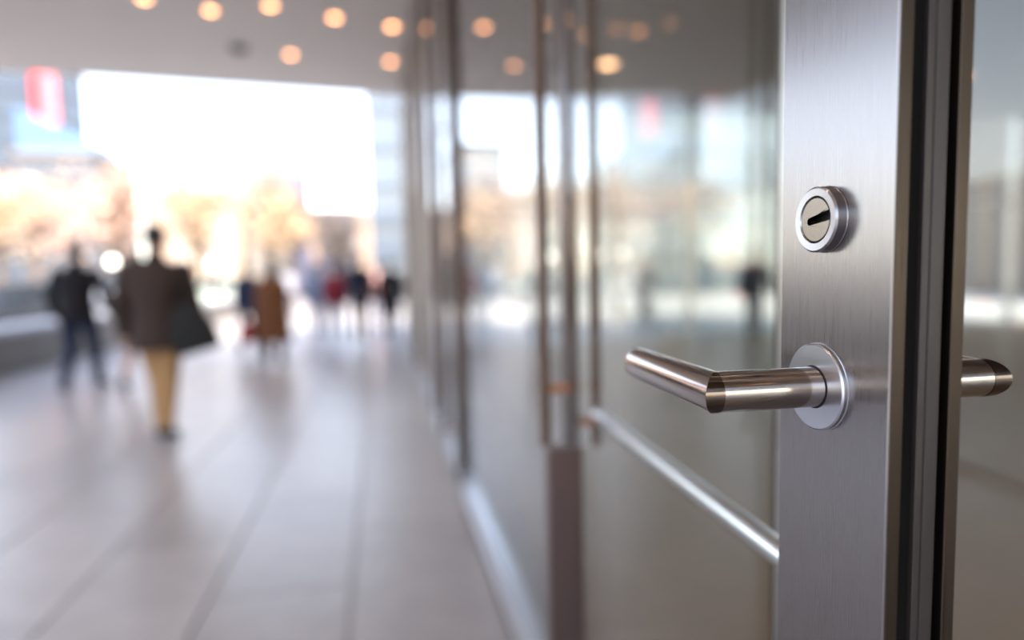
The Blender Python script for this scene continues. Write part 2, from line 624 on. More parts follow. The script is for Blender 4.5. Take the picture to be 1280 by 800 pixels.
# glass with patch rails top and bottom
GX = L + TH / 2
bx('glass_pane', (GX - 0.006, YA - 0.004, ZB + 0.09), (GX + 0.006, YE, ZH - 0.09), G_NEAR, D1)
bx('bottom_rail', (L + 0.004, YA, ZB), (L + TH - 0.004, YE, ZB + 0.09), M_FRAME, D1, 0.002)
bx('top_rail', (L + 0.004, YA, ZH - 0.09), (L + TH - 0.004, YE, ZH), M_FRAME, D1, 0.002)
bx('glazing_bead', (GX - 0.009, YA - 0.001, ZB + 0.09), (GX + 0.009, YA + 0.0035, ZH - 0.09), M_RUBBER, D1)
# slim hinge stile, wider below the pull bars, with its floor and ceiling pivots
bx('hinge_stile', (GX - 0.008, YE, z(-0.29)), (GX + 0.008, YE + 0.022, ZH), M_DKFRAME, D1, 0.001)
bx('hinge_post', (0.2135, YE - 0.005, ZB), (0.2725, YE + 0.027, z(-0.295)), M_POST, D1, 0.002, label='wider bronze foot of the hinge stile')
bm = bmesh.new()
tube(bm, [(GX, YE + 0.011, 0.0), (GX, YE + 0.011, ZB + 0.01)], 0.02, 16)
tube(bm, [(GX, YE + 0.011, ZH - 0.01), (GX, YE + 0.011, HC)], 0.010, 16)
finish('pivot', bm, M_FRAME, D1)
PY = 0.982
for px_, pz, sz in ((0.2125, -0.291, -0.196), (0.3005, -0.297, -0.256)):
    bm = bmesh.new()
    tube(bm, [(px_, PY, z(pz)), (px_, PY, z(0.95))], 0.0090, 20)
    pb_ = finish('pull_bar', bm, M_PULL, D1, auto=40, label='brown full height pull bar')
    for zz in (sz, 0.88):
        bm = bmesh.new()
        tube(bm, [(px_, PY, z(zz)), (GX, PY, z(zz))], 0.0075, 14)
        finish('standoff', bm, M_STAND, pb_, auto=40, label='copper toned standoff')
bm = bmesh.new()
BZ = z(-0.2425)
tube(bm, [(0.3005, PY - 0.008, BZ), (0.3005, 0.345, BZ)], 0.0112, 24)
bar_ = finish('push_bar', bm, M_BAR, D1, auto=40, label='horizontal satin push bar')
bm = bmesh.new()
tube(bm, [(0.3005, 0.352, BZ), (L + TH - 0.001, 0.352, BZ)], 0.006, 14)
finish('bracket', bm, M_BAR, bar_, auto=40)

# lever handles on both faces
HY, HZ, RR = 0.3275, z(-0.0726), 0.0258
TR = 0.0120
NE, LE = 0.0670, 0.1225


def lever(side):
    xf = L if side < 0 else L + TH
    sx = -1 if side < 0 else 1
    # mitred elbow: the neck carries a polished wedge between its last brushed ring and the mitre seam
    n = 72
    cx = xf + sx * NE
    def ring(fn):
        return [bm.verts.new(fn(cos(2 * pi * k_ / n), sin(2 * pi * k_ / n))) for k_ in range(n)]
    def skin(r1, r2):
        for k_ in range(n):
            q = (r1[k_], r1[(k_ + 1) % n], r2[(k_ + 1) % n], r2[k_])
            if (q[0].co - q[3].co).length + (q[1].co - q[2].co).length > 1e-6: bm.faces.new(q)
    seam = lambda c_, s_: Vector((cx + sx * TR * -s_, HY + TR * s_, HZ + TR * c_))
    bm = bmesh.new()
    # grip: from the seam outwards
    g0 = ring(seam)
    prev = g0
    for yy, r_ in ((0.0135, TR), (LE - 0.006, TR), (LE - 0.0022, TR), (LE - 0.0009, TR - 0.0005), (LE - 0.0002, TR - 0.0013), (LE, TR - 0.0022)):
        cur = ring(lambda c_, s_: Vector((cx + sx * r_ * -s_, HY + yy, HZ + r_ * c_)))
        skin(prev, cur)
        prev = cur
    bm.faces.new(prev)
    # neck: from the rosette to the ring through the elbow centre (far half runs to the seam)
    n0 = ring(lambda c_, s_: Vector((xf + sx * 0.003, HY + TR * s_, HZ + TR * c_)))
    n1 = ring(lambda c_, s_: Vector((cx - sx * max(0.0, TR * s_), HY + TR * s_, HZ + TR * c_)))
    skin(n0, n1)
    lv = finish('lever_handle', bm, M_TUBE, D1, auto=28, label='mitred round lever of satin steel')
    bm = bmesh.new()
    A_, B_ = [], []
    for k_ in range(1, 40):
        an = pi * k_ / 40                          # the half of the neck turned to the free edge
        c_, s_ = cos(an), -sin(an)
        A_.append(bm.verts.new((cx, HY + (TR + 0.0003) * s_, HZ + (TR + 0.0003) * c_)))
        B_.append(bm.verts.new((cx - sx * TR * s_, HY + (TR + 0.0003) * s_, HZ + (TR + 0.0003) * c_)))
    for k_ in range(38):
        bm.faces.new((A_[k_], A_[k_ + 1], B_[k_ + 1], B_[k_]))
    ex = bmesh.ops.extrude_face_region(bm, geom=bm.faces[:])
    for v in [g for g in ex['geom'] if isinstance(g, bmesh.types.BMVert)]:
        v.co.y += (HY - v.co.y) * 0.06
        v.co.z += (HZ - v.co.z) * 0.06
    finish('elbow_wedge', bm, M_CHAMFER, lv, auto=35, label='dark polished wedge at the elbow')
    bm = bmesh.new()
    lathe(bm, [(0.0, RR + 0.0004), (0.0008, RR + 0.0004), (0.001, RR), (0.0032, RR), (0.0041, RR - 0.0009), (0.0041, TR + 0.0008)], (xf, HY, HZ), (sx, 0, 0), 96, True, False)
    finish('rosette', bm, M_ROSETTE, lv, auto=35, label='round steel rosette')
    bm = bmesh.new()
    lathe(bm, [(0.0030, TR + 0.0009), (0.0042, TR + 0.0009), (0.0042, TR - 0.0002)], (xf, HY, HZ), (sx, 0, 0), 64, False, False)
    finish('gap_shade_ring', bm, M_DARK, lv, label='dark ring coloured for the shade in the gap round the neck')
    return lv


lever(-1)
lever(1)


# lock cylinder with its round escutcheon
def lock(side):
    xf = L if side < 0 else L + TH
    sx = -1 if side < 0 else 1
    KY, KZ, KR = 0.3237, z(0.0261), 0.0189
    t2 = 0.0078
    bm = bmesh.new()
    lathe(bm, [(0.0, KR + 0.0003), (0.001, KR + 0.0003), (0.0013, KR), (t2 - 0.001, KR), (t2, KR - 0.0011), (t2 - 0.0002, 0.0137), (t2 - 0.001, 0.0131), (0.002, 0.0131)],
          (xf, KY, KZ), (sx, 0, 0), 96, True, False)
    es = finish('lock_escutcheon', bm, M_ROSE, D1, auto=35, label='round lock escutcheon above the lever')
    bm = bmesh.new()
    lathe(bm, [(0.0015, 0.0131), (t2 - 0.0018, 0.0131), (t2 - 0.0018, 0.0120)], (xf, KY, KZ), (sx, 0, 0), 64, False, False)
    finish('gap_shade_ring', bm, M_DARK, es)
    # plug with a slot that runs out at its rim
    R = 0.0123
    a0 = radians(9)                               # slot tilt
    def P(y_, z_, x_):
        # y_ to the photographed right (towards the free edge), z_ up
        yy, zz = y_ * cos(a0) - z_ * sin(a0), y_ * sin(a0) + z_ * cos(a0)
        return Vector((xf + sx * x_, KY - yy, KZ + zz))
    hs = 0.0022
    h2 = 0.0030
    loop = []
    a1 = math.asin(h2 / R)
    for k_ in range(65):
        an = a1 + (2 * pi - 2 * a1) * k_ / 64
        loop.append((R * cos(an), R * sin(an)))
    for k_ in range(9):
        an = -pi / 2 - pi * k_ / 8
        loop.append((-0.0052 + hs * cos(an), hs * sin(an)))
    bm = bmesh.new()
    tp = t2 - 0.0006
    v1 = [bm.verts.new(P(a, b, tp)) for a, b in loop]
    v2 = [bm.verts.new(P(a, b, 0.0015)) for a, b in loop]
    f1 = bm.faces.new(v1)
    for k_ in range(len(loop)):
        bm.faces.new((v1[k_], v2[k_], v2[(k_ + 1) % len(loop)], v1[(k_ + 1) % len(loop)]))
    bmesh.ops.triangulate(bm, faces=[f1])
    finish('lock_plug', bm, M_PLUG, es, label='worn nickel lock plug with a slot')
    bm = bmesh.new()
    lathe(bm, [(0.0010, 0.0129), (0.0026, 0.0126)], (xf, KY, KZ), (sx, 0, 0), 48)
    finish('keyway', bm, M_DARK, es, label='dark keyway floor')
    return es


lock(-1)

# ------------------------------------------------------------------ lobby behind the glass
lob = bx('lobby_floor', (0.56, -14, -0.02), (15, 11.6, -0.004), M_LOBFLOOR)
bm = bmesh.new()
tag(lob, 'tan stone lobby floor behind the glass', 'floor', kind='structure')
lc = bx('lobby_ceiling', (0.60, -14, HC - 0.02), (15, 11.6, HC + 0.015), M_LOBCEIL)
tag(lc, 'brown grey lobby ceiling behind the glass', 'ceiling', kind='structure')
for ix, x in enumerate((3.0, 6.0, 9.0)):
    for iy, y in enumerate((-3, 1.0, 5.0, 9.0)):
        t = thing('lobby_lamp', 'small square lobby ceiling lamp, %s from the glass, %s row from the end wall' % (ORD[ix], ORD[3 - iy]), 'ceiling light', (x, y, HC - 0.02), group='lobby ceiling lamps')
        bx('lamp_frame', (-0.12, -0.12, -0.03), (0.12, 0.12, 0), M_TRIM, t, 0.004)
        bx('lamp_panel', (-0.095, -0.095, -0.036), (0.095, 0.095, -0.028), M_LOBLAMP, t)
we = frame('wall_far')
tag(we, 'mullioned glass end wall of the lobby', 'wall')
for k_ in range(10):
    x = 1.0 + k_ * 1.5
    bx('mullion', (x - 0.04, 11.45, 0), (x + 0.04, 11.6, HC - 0.02), M_FRAME, we, 0.003)
    if k_ < 9:
        bx('glass_pane', (x + 0.04, 11.52, 0.0), (x + 1.46, 11.53, HC - 0.02), G_GREEN, we)
bx('transom', (0.6, 11.46, 2.6), (14.6, 11.59, 2.66), M_FRAME, we)
ws = frame('wall_side')
tag(ws, 'mullioned glass side wall across the lobby', 'wall')
for k_ in range(13):
    y = -13.0 + k_ * 2.0
    bx('mullion', (14.5, y - 0.05, 0), (14.65, y + 0.05, HC - 0.02), M_FRAME, ws, 0.003)
    if k_ < 12:
        bx('glass_pane', (14.56, y + 0.05, 0.0), (14.57, y + 1.95, HC - 0.02), G_GREEN, ws)

# ------------------------------------------------------------------ low granite wall along the street
kb = frame('barrier_wall')
tag(kb, 'low grey granite wall between the walk and the street', 'wall')
for k_ in range(16):
    y0 = 3.2 + k_ * 1.5
    bx('granite_block', (-6.55, y0 + 0.004, 0), (-6.0, y0 + 1.492, 0.60), M_KERB, kb, 0.012)
    bx('coping_stone', (-6.60, y0 + 0.003, 0.60), (-5.93, y0 + 1.494, 0.70), M_KERBTOP, kb, 0.012)


# ------------------------------------------------------------------ people
SKIN = mat('skin', (196, 150, 124), 0.55, noise=0.04, nscale=30)
SKIN_D = mat('skin_tan', (150, 104, 80), 0.55, noise=0.04, nscale=30)
HAIR_K = mat('hair_black', (24, 19, 18), 0.5, noise=0.2, nscale=60)
HAIR_B = mat('hair_brown', (62, 38, 26), 0.5, noise=0.2, nscale=60)
cloth_cache = {}


def cloth(rgb):
    if rgb not in cloth_cache:
        cloth_cache[rgb] = mat('cloth_%d' % len(cloth_cache), rgb, 0.85, noise=0.10, nscale=45, spec=0.25, bump=0.05)
    return cloth_cache[rgb]


LEATHER_K = mat('black_leather', (13, 13, 15), 0.8, noise=0.1, nscale=40)
SHOE_K = mat('shoe_dark', (30, 22, 18), 0.45)


def person(label, x, y, H=1.78, heading=0.0, top=(40, 36, 38), legs=(40, 44, 60), hem=0.80, flare=0.0, width=1.0, hair=HAIR_K, skin=SKIN,
           stride=0.26, phase=1, arms=((0.06, 0.10), (0.06, 0.10)), bend=(0.25, 0.25), shoe=SHOE_K, cape=False, longhair=False, vox=0.012, bare=False, skirt=None, lean=0.03, group=None, stance=1.0,
           spread=1.0):
    k = H / 1.80
    t = thing('person', label, 'person', (x, y, 0), heading, group)
    V = lambda *p: Vector(p) * k
    ph = phase
    joints = {}
    for sd in (-1, 1):
        f = stride * (1 if sd * ph > 0 else -1)
        hip = V(sd * 0.095, 0, 0.93)
        st = sd * stance
        if f > 0:
            kn, an = V(st * 0.10, f * 0.75, 0.51), V(st * 0.095, f * 1.02, 0.085)
            toe = an + V(sd * 0.03, 0.15, -0.035)
        else:
            kn, an = V(st * 0.10, f * 0.05 + 0.02, 0.50), V(st * 0.095, f * 1.15, 0.135)
            toe = an + V(sd * 0.025, 0.125, -0.098)
        sh = V(sd * 0.178 * width, lean * 0.8, 1.425)
        out, fwd = arms[(sd + 1) // 2]
        fwd = fwd * (-1 if sd * ph > 0 else 1)
        el = sh + V(sd * out, fwd, -0.285)
        bd = bend[(sd + 1) // 2]
        fore = Vector((sd * (0.02 - 0.10 * max(0, bd - 0.4)), bd + fwd * 0.4, -sqrt(max(0.02, 1 - bd * bd)))).normalized() * 0.255 * k
        wr = el + fore
        joints[sd] = (hip, kn, an, toe, sh, el, wr)
    lift = 0.0
    # body: one continuous skin fused from the limb volumes
    bm = bmesh.new()
    chest = V(0, lean * 0.7, 1.30)
    loft(bm, [ell((0, 0, 0.84 * k), 0.15 * k, 0.10 * k), ell((0, 0, 0.95 * k), 0.165 * k, 0.115 * k), ell((0, lean * .2, 1.08 * k), 0.135 * k, 0.095 * k),
              ell((0, lean * .6, 1.28 * k), 0.165 * k, 0.11 * k), ell((0, lean, 1.42 * k), 0.16 * k, 0.09 * k), ell((0, lean, 1.50 * k), 0.06 * k, 0.06 * k)])
    hc = V(0, lean + 0.035, 1.675)
    capsule(bm, V(0, lean, 1.44), V(0, lean + 0.02, 1.60), 0.058 * k, 0.052 * k)
    ball(bm, hc, (0.074 * k, 0.095 * k, 0.118 * k), 3)
    ball(bm, hc + V(0, 0.045, -0.055), (0.054 * k, 0.055 * k, 0.062 * k), 2)
    capsule(bm, hc + V(0, 0.088, 0.012), hc + V(0, 0.112, -0.022), 0.010 * k, 0.015 * k, 8)      # nose
    capsule(bm, hc + V(-0.02, 0.093, -0.060), hc + V(0.02, 0.093, -0.060), 0.010 * k, 0.010 * k, 8)   # lips
    capsule(bm, hc + V(-0.045, 0.078, 0.028), hc + V(0.045, 0.078, 0.028), 0.013 * k, 0.013 * k, 8)   # brow
    for sd in (-1, 1):
        ball(bm, hc + V(sd * 0.076, 0.0, -0.012), (0.012 * k, 0.022 * k, 0.034 * k), 2)               # ear
        hip, kn, an, toe, sh, el, wr = joints[sd]
        capsule(bm, hip, kn, 0.082 * k, 0.053 * k)
        capsule(bm, kn, kn.lerp(an, 0.35), 0.052 * k, 0.054 * k)
        capsule(bm, kn.lerp(an, 0.35), an, 0.054 * k, 0.036 * k)
        capsule(bm, an + V(0, -0.03, -0.03), toe, 0.034 * k, 0.026 * k)
        capsule(bm, V(0, lean, 1.42), sh, 0.06 * k, 0.062 * k)
        capsule(bm, sh, el, 0.054 * k, 0.042 * k)
        capsule(bm, el, wr, 0.042 * k, 0.028 * k)
        d = (wr - el).normalized()
        pc = wr + d * 0.05 * k
        side = Vector((0, 1, 0)) - d * d.y
        side.normalize()
        capsule(bm, wr, wr + d * 0.085 * k + side * 0.018 * k, 0.025 * k, 0.017 * k, 8)
        capsule(bm, wr, wr + d * 0.085 * k - side * 0.018 * k, 0.025 * k, 0.017 * k, 8)
        inw = Vector((-sd, 0, 0))
        for fi, (off, ln) in enumerate([(0.033, 0.070), (0.011, 0.080), (-0.011, 0.075), (-0.033, 0.058)]):
            b0 = wr + d * 0.088 * k + side * off * k
            m1 = b0 + d * ln * 0.55 * k + inw * 0.008 * k
            capsule(bm, b0, m1, 0.0095 * k, 0.009 * k, 8)
            capsule(bm, m1, m1 + (d * 0.8 + inw * 0.6).normalized() * ln * 0.5 * k, 0.009 * k, 0.0075 * k, 8)
        th0 = wr + d * 0.03 * k + side * 0.028 * k
        th1 = th0 + (d * 0.6 + side * 0.7 + inw * 0.2).normalized() * 0.045 * k
        capsule(bm, th0, th1, 0.012 * k, 0.010 * k, 8)
        capsule(bm, th1, th1 + (d * 0.9 + side * 0.2 + inw * 0.3).normalized() * 0.035 * k, 0.010 * k, 0.008 * k, 8)
    remeshed('body', bm, skin, t, min(vox, 0.010) if vox < 0.014 else vox, 2)
    # hair
    bm = bmesh.new()
    ball(bm, hc + V(0, -0.016, 0.024), (0.084 * k, 0.098 * k, 0.112 * k), 3)
    if longhair:
        loft(bm, [ell((0, lean - 0.03, 1.38 * k), 0.085 * k, 0.035 * k), ell((0, lean - 0.035, 1.52 * k), 0.09 * k, 0.05 * k), ell((0, lean + 0.0, 1.70 * k), 0.08 * k, 0.07 * k)])
        bmesh.ops.bisect_plane(bm, geom=bm.verts[:] + bm.edges[:] + bm.faces[:], plane_co=hc + V(0, 0.062, 0.0), plane_no=(0, 1, -0.35), clear_outer=True)
    else:
        bmesh.ops.bisect_plane(bm, geom=bm.verts[:] + bm.edges[:] + bm.faces[:], plane_co=hc + V(0, 0.040, -0.005), plane_no=(0, 0.80, -0.60), clear_outer=True)
    if not longhair:
        bmesh.ops.bisect_plane(bm, geom=bm.verts[:] + bm.edges[:] + bm.faces[:], plane_co=hc + V(0, 0, -0.062), plane_no=(0, 0.2, -1), clear_outer=True)
    bmesh.ops.holes_fill(bm, edges=[e_ for e_ in bm.edges if e_.is_boundary])
    finish('hair', bm, hair, t, smooth=True)
    # legs
    if not bare:
        bm = bmesh.new()
        loft(bm, [ell((0, 0, 0.83 * k), 0.165 * k, 0.115 * k), ell((0, 0, 0.95 * k), 0.178 * k, 0.128 * k), ell((0, 0, 1.05 * k), 0.155 * k, 0.112 * k)])
        for sd in (-1, 1):
            hip, kn, an, toe, sh, el, wr = joints[sd]
            capsule(bm, hip + V(0, 0, -0.02), kn, 0.098 * k, 0.072 * k)
            capsule(bm, kn, an + V(0, 0, 0.015), 0.072 * k, 0.058 * k)
        remeshed('trousers', bm, cloth(legs), t, vox, 5)
    for sd in (-1, 1):
        hip, kn, an, toe, *_ = joints[sd]
        bm = bmesh.new()
        heel = an + V(0, -0.035, -0.035)
        dd = (toe - heel)
        capsule(bm, heel, toe, 0.046 * k, 0.036 * k)
        capsule(bm, an + V(0, 0, 0.01), an + V(0, 0.02, -0.02), 0.046 * k, 0.046 * k)
        bmesh.ops.bisect_plane(bm, geom=bm.verts[:] + bm.edges[:] + bm.faces[:], plane_co=heel + V(0, 0, -0.037), plane_no=Vector((1, 0, 0)).cross(dd) * -1, clear_outer=True)
        finish('shoe', bm, shoe, t, smooth=True)
    # jacket or coat with sleeves
    bm = bmesh.new()
    fl = flare
    rows = [(hem, 0.19 + fl, 0.135 + fl * 0.7), ((hem + 0.95) / 2, 0.188 + fl * 0.6, 0.137 + fl * 0.5), (0.97, 0.186 + fl * .3, 0.138 + fl * .2), (1.10, 0.172 + fl * .2, 0.128 + fl * .15),
            (1.28, 0.19 * (0.5 + width * .5), 0.142), (1.40, 0.195 * width, 0.125), (1.47, 0.13 * width, 0.095), (1.515, 0.070, 0.074), (1.545, 0.066, 0.072)]
    if cape:
        rows = [(hem, 0.30, 0.22), (0.75, 0.285, 0.20), (1.05, 0.27, 0.18), (1.25, 0.272, 0.170), (1.40, 0.235, 0.150), (1.46, 0.15, 0.11), (1.515, 0.075, 0.078), (1.56, 0.070, 0.075)]
    if hem > 0.97: rows = [r for r in rows if r[0] >= 1.10 or r[0] == hem]
    loft(bm, [ell((0, lean * max(0, (zz - 0.9) / 0.6), zz * k), a * k, b * k, 24) for zz, a, b in rows])
    for sd in (-1, 1):
        hip, kn, an, toe, sh, el, wr = joints[sd]
        if cape: continue
        capsule(bm, V(0, lean, 1.40), sh, 0.075 * k, 0.070 * k)
        capsule(bm, sh, el, 0.071 * k, 0.062 * k * spread)
        capsule(bm, el, wr + (el - wr).normalized() * 0.01, 0.062 * k * spread, 0.048 * k * spread)
    jk = remeshed('coat' if hem < 0.7 else 'jacket', bm, cloth(top), t, vox, 5)
    bm = bmesh.new()
    lathe(bm, [(0, 0.073 * k), (0.03 * k, 0.069 * k), (0.05 * k, 0.064 * k)], V(0, lean + 0.002, 1.515), (0, 0.1, 1), 20, False, False)
    finish('collar', bm, cloth(tuple(int(v * 0.8) for v in top)), jk, smooth=True)
    # stand on the lowest sole
    t['_j'] = 0
    del t['_j']
    return t, joints, k


def shoulder_bag(label, p, joints, k, sd, size, col, m=None, drop=0.62, parentless=True, tilt=0.0, y=-0.02, outx=0.30):
    """bag hanging at a person's side, strap over the shoulder or from the hand"""
    b = thing('bag', label, 'bag', p.location, p.rotation_euler[2])
    m = m or mat('bag_' + label.split()[0], col, 0.5, noise=0.08, nscale=30)
    w, d, h = size
    cx, cz = sd * outx * k, drop * k
    bm = bmesh.new()
    loft(bm, [[Vector((cx + sx * d * f * .5, y + sy * w * g * .5, cz + zz * h)) for sx, sy in ((-1, -1), (1, -1), (1, 1), (-1, 1))]
              for zz, f, g in ((0, .85, .95), (0.08, 1, 1), (0.5, .95, .97), (0.85, .7, .88), (1.0, .30, .80))])
    bmesh.ops.bevel(bm, geom=bm.edges[:], offset=0.018, segments=2, profile=0.5, affect='EDGES')
    if tilt:
        bmesh.ops.rotate(bm, verts=bm.verts[:], cent=(cx, y, cz + h), matrix=Matrix.Rotation(tilt, 3, 'Y'))
    finish('bag_body', bm, m, b, auto=50)
    bm = bmesh.new()
    sh = joints[sd][4] + Vector((-sd * 0.04, 0, 0.075 * k)) if drop > 0.5 else joints[sd][6] + (joints[sd][6] - joints[sd][5]).normalized() * 0.10
    tube(bm, [(cx, y - w * .36, cz + h * .93), (sh.x + sd * 0.05, sh.y - 0.03, sh.z - 0.05 if drop > .5 else sh.z), (sh.x + sd * 0.03, sh.y + 0.03, sh.z - 0.03 if drop > .5 else sh.z), (cx, y + w * .36, cz + h * .93)], 0.011, 8)
    finish('strap', bm, m, b, smooth=True)
    return b


p, j, k = person('man in a dark brown jacket and khaki trousers walking away, largest of the walkers', -2.13, 5.57, 1.84, 0.06, top=(62, 50, 46), legs=(168, 132, 92), hem=0.76, flare=0.045,
                 width=1.2, stride=0.10, phase=-1, arms=((0.06, 0.02), (0.05, 0.04)), bend=(0.25, 0.40), vox=0.012, spread=1.15, stance=0.55)
shoulder_bag('black leather shoulder bag at the right hip of the man in khaki trousers', p, j, k, 1, (0.15, 0.34, 0.40), (20, 20, 24), LEATHER_K, drop=0.74, tilt=-0.25, y=-0.235, outx=0.27)
person('man in a black jacket and navy jeans walking beside the low wall, leftmost walker', -4.10, 8.33, 1.85, 0.05, top=(28, 25, 28), legs=(26, 38, 62), hem=0.86, flare=0.02, width=1.15,
       stride=0.20, phase=1, arms=((0.11, 0.04), (0.12, 0.04)), bend=(0.5, 0.55), vox=0.013, spread=1.1)
person('walker in a charcoal coat with bare legs, half hidden behind the man in khaki trousers', -3.45, 8.40, 1.74, -0.05, top=(66, 62, 66), legs=(150, 110, 96), hem=0.66, flare=0.05, width=1.1,
       stride=0.24, phase=1, bare=True, vox=0.014, hair=HAIR_B)
p, j, k = person('woman in a long brown cape coat walking away on the plaza', -2.11, 9.76, 1.64, 0.05, top=(110, 72, 48), legs=(60, 36, 40), hem=0.42, flare=0.15, width=0.98, stride=0.14, phase=1,
                 arms=((0.02, 0.0), (0.02, 0.0)), bend=(0.15, 0.1), cape=True, longhair=True, hair=HAIR_B, vox=0.013, spread=1.25)
shoulder_bag('deep red handbag hanging beside the woman in the brown cape coat', p, j, k, -1, (0.36, 0.20, 0.30), (150, 24, 40), drop=0.44, outx=0.40)
person('person in a navy padded coat just left of the woman in the brown cape', -3.00, 11.9, 1.66, 0.0, top=(36, 44, 66), legs=(40, 44, 56), hem=0.78, vox=0.016, width=1.05)
person('slim walker in a blue grey jacket alone in the sunlit middle distance', -2.10, 14.2, 1.66, 0.1, top=(108, 116, 136), legs=(84, 90, 112), hem=0.84, vox=0.018, phase=-1)
p, j, k = person('walker in a dark red jacket left of the navy coated pair', -1.62, 13.4, 1.62, 0.0, top=(120, 34, 42), legs=(96, 100, 120), hem=0.86, vox=0.018, hair=HAIR_K)
person('tall man in a navy coat and khaki trousers beyond the woman in brown', -1.03, 12.5, 1.80, 0.05, top=(30, 30, 46), legs=(124, 104, 86), hem=0.74, vox=0.016, stride=0.1, width=1.08)
person('person in a black knee length coat near the end of the glass facade', -0.45, 13.1, 1.70, 0.0, top=(32, 28, 32), legs=(30, 30, 40), hem=0.58, flare=0.05, vox=0.016, stride=0.22, phase=-1, width=1.1)
person('walker in an olive brown jacket passing close to the far facade corner', 0.05, 14.6, 1.68, 0.0, top=(70, 62, 52), legs=(58, 66, 86), hem=0.82, vox=0.018, width=1.1)
person('walker in a pale pink jacket far along the plaza', -0.95, 17.5, 1.70, 0.1, top=(206, 160, 156), legs=(90, 90, 110), hem=0.84, vox=0.02)
person('distant walker in a light grey jacket near the low wall', -4.2, 22.0, 1.72, 0.1, top=(150, 152, 164), legs=(80, 84, 104), hem=0.84, vox=0.02)
person('person in dark clothes standing inside the lobby by its end wall', 6.35, 10.6, 1.72, 2.9, top=(36, 36, 44), legs=(34, 38, 52), hem=0.80, vox=0.016, stride=0.05, width=1.05)
person('person in a blue jacket seen through the lobby glass', 6.1, 15.5, 1.70, 0.4, top=(60, 84, 120), legs=(40, 42, 50), hem=0.84, vox=0.02)
person('person in a black jacket seen through the lobby glass', 7.35, 18.3, 1.76, 0.3, top=(28, 28, 34), legs=(34, 36, 46), hem=0.84, vox=0.02)

# ------------------------------------------------------------------ cars
M_TYRE = mat('tyre', (22, 22, 24), 0.9)
M_HUB = steel('alloy_wheel', (180, 182, 188), 0.3)
M_CARGLASS = mat('car_glass', (26, 32, 40), 0.06, spec=0.9)
M_HEAD = mat('headlight', (255, 250, 240), 0.2, emit=(255, 240, 220), estr=3.0)  # headlights glow in place of sun glints off the cars
M_TAIL = mat('tail_light', (200, 20, 24), 0.3, emit=(255, 40, 40), estr=1.2)
M_LAMP_OFF = mat('lamp_glass', (220, 222, 226), 0.15)


def car(label, x, y, rz, rgb, tall=0.0, taxi=False, lit=False):
    t = thing('car', label, 'car', (x, y, -0.12), rz)
    paint = mat('paint', rgb, 0.22, spec=0.6)
    W = 0.88
    lowp = [(-2.2, 0.30), (-2.25, 0.55), (-2.15, 0.88 + tall * .3), (-1.5, 0.95 + tall * .3), (1.0, 0.97 + tall * .2), (2.05, 0.80 + tall * .3), (2.25, 0.58), (2.2, 0.30)]
    bm = bmesh.new()
    loft(bm, [[Vector((s, yy, zz)) for yy, zz in [(a * f, 0.30 + (b - 0.30) * g) for a, b in lowp]] for s, f, g in ((-W, .97, .93), (-W + .08, 1, 1), (W - .08, 1, 1), (W, .97, .93))])
    bmesh.ops.bevel(bm, geom=bm.edges[:], offset=0.03, segments=2, profile=0.5, affect='EDGES')
    body = finish('car_body', bm, paint, t, auto=45)
    cab = [(-1.75, 0.93 + tall * .3), (-1.25, 1.40 + tall), (0.05, 1.45 + tall), (0.95, 0.95 + tall * .2)]
    bm = bmesh.new()
    loft(bm, [[Vector((s * W * (0.97 if i in (0, 3) else 0.80), yy, zz)) for i, (yy, zz) in enumerate(cab)] for s in (-1, 1)])
    finish('cabin_glass', bm, M_CARGLASS, t)
    bm = bmesh.new()
    loft(bm, [[Vector((s, yy, zz)) for yy, zz in ((-1.30, 1.39 + tall), (-1.22, 1.45 + tall), (0.02, 1.49 + tall), (0.12, 1.44 + tall))] for s in (-W * .81, W * .81)])
    bmesh.ops.bevel(bm, geom=bm.edges[:], offset=0.015, segments=1, affect='EDGES')
    for s in (-1, 1):
        for (y0, z0, y1, z1) in ((-1.75, .93 + tall * .3, -1.25, 1.42 + tall), (-0.45, .95 + tall * .2, -0.5, 1.45 + tall), (0.95, .95 + tall * .2, 0.05, 1.46 + tall)):
            tube(bm, [(s * W * .97, y0, z0), (s * W * .81, y1, z1)], 0.035, 6)
    finish('roof', bm, paint, t)
    for s in (-1, 1):
        for yy in (-1.38, 1.38):
            bm = bmesh.new()
            lathe(bm, [(-0.10, 0.20), (-0.10, 0.29), (-0.07, 0.325), (0.07, 0.325), (0.10, 0.29), (0.10, 0.20)], (s * 0.80, yy, 0.325), (1, 0, 0), 24)
            w = finish('wheel', bm, M_TYRE, t, auto=40)
            bm = bmesh.new()
            lathe(bm, [(0.0, 0.21), (0.02, 0.20), (0.03, 0.06)], (s * 0.895, yy, 0.325), (s, 0, 0), 20)
            finish('hub_cap', bm, M_HUB, w, auto=40)
        bm = bmesh.new(); ball(bm, (s * 0.62, 2.17, 0.66 + tall * .1), (0.15, 0.08, 0.075), 2)
        finish('headlight', bm, M_HEAD if lit else M_LAMP_OFF, t, smooth=True)
        bm = bmesh.new(); ball(bm, (s * 0.66, -2.19, 0.72 + tall * .1), (0.13, 0.05, 0.08), 2)
        finish('tail_light', bm, M_TAIL, t, smooth=True)
        bx('wing_mirror', (s * 0.98 - 0.09, 0.60, 0.96 + tall * .2), (s * 0.98 + 0.09, 0.70, 1.08 + tall * .2), paint, t, 0.02)
    if taxi:
        bx('roof_sign', (-0.35, -0.75, 1.49 + tall), (0.35, -0.5, 1.66 + tall), mat('taxi_sign', (250, 214, 90), 0.4), t, 0.03)
    return t


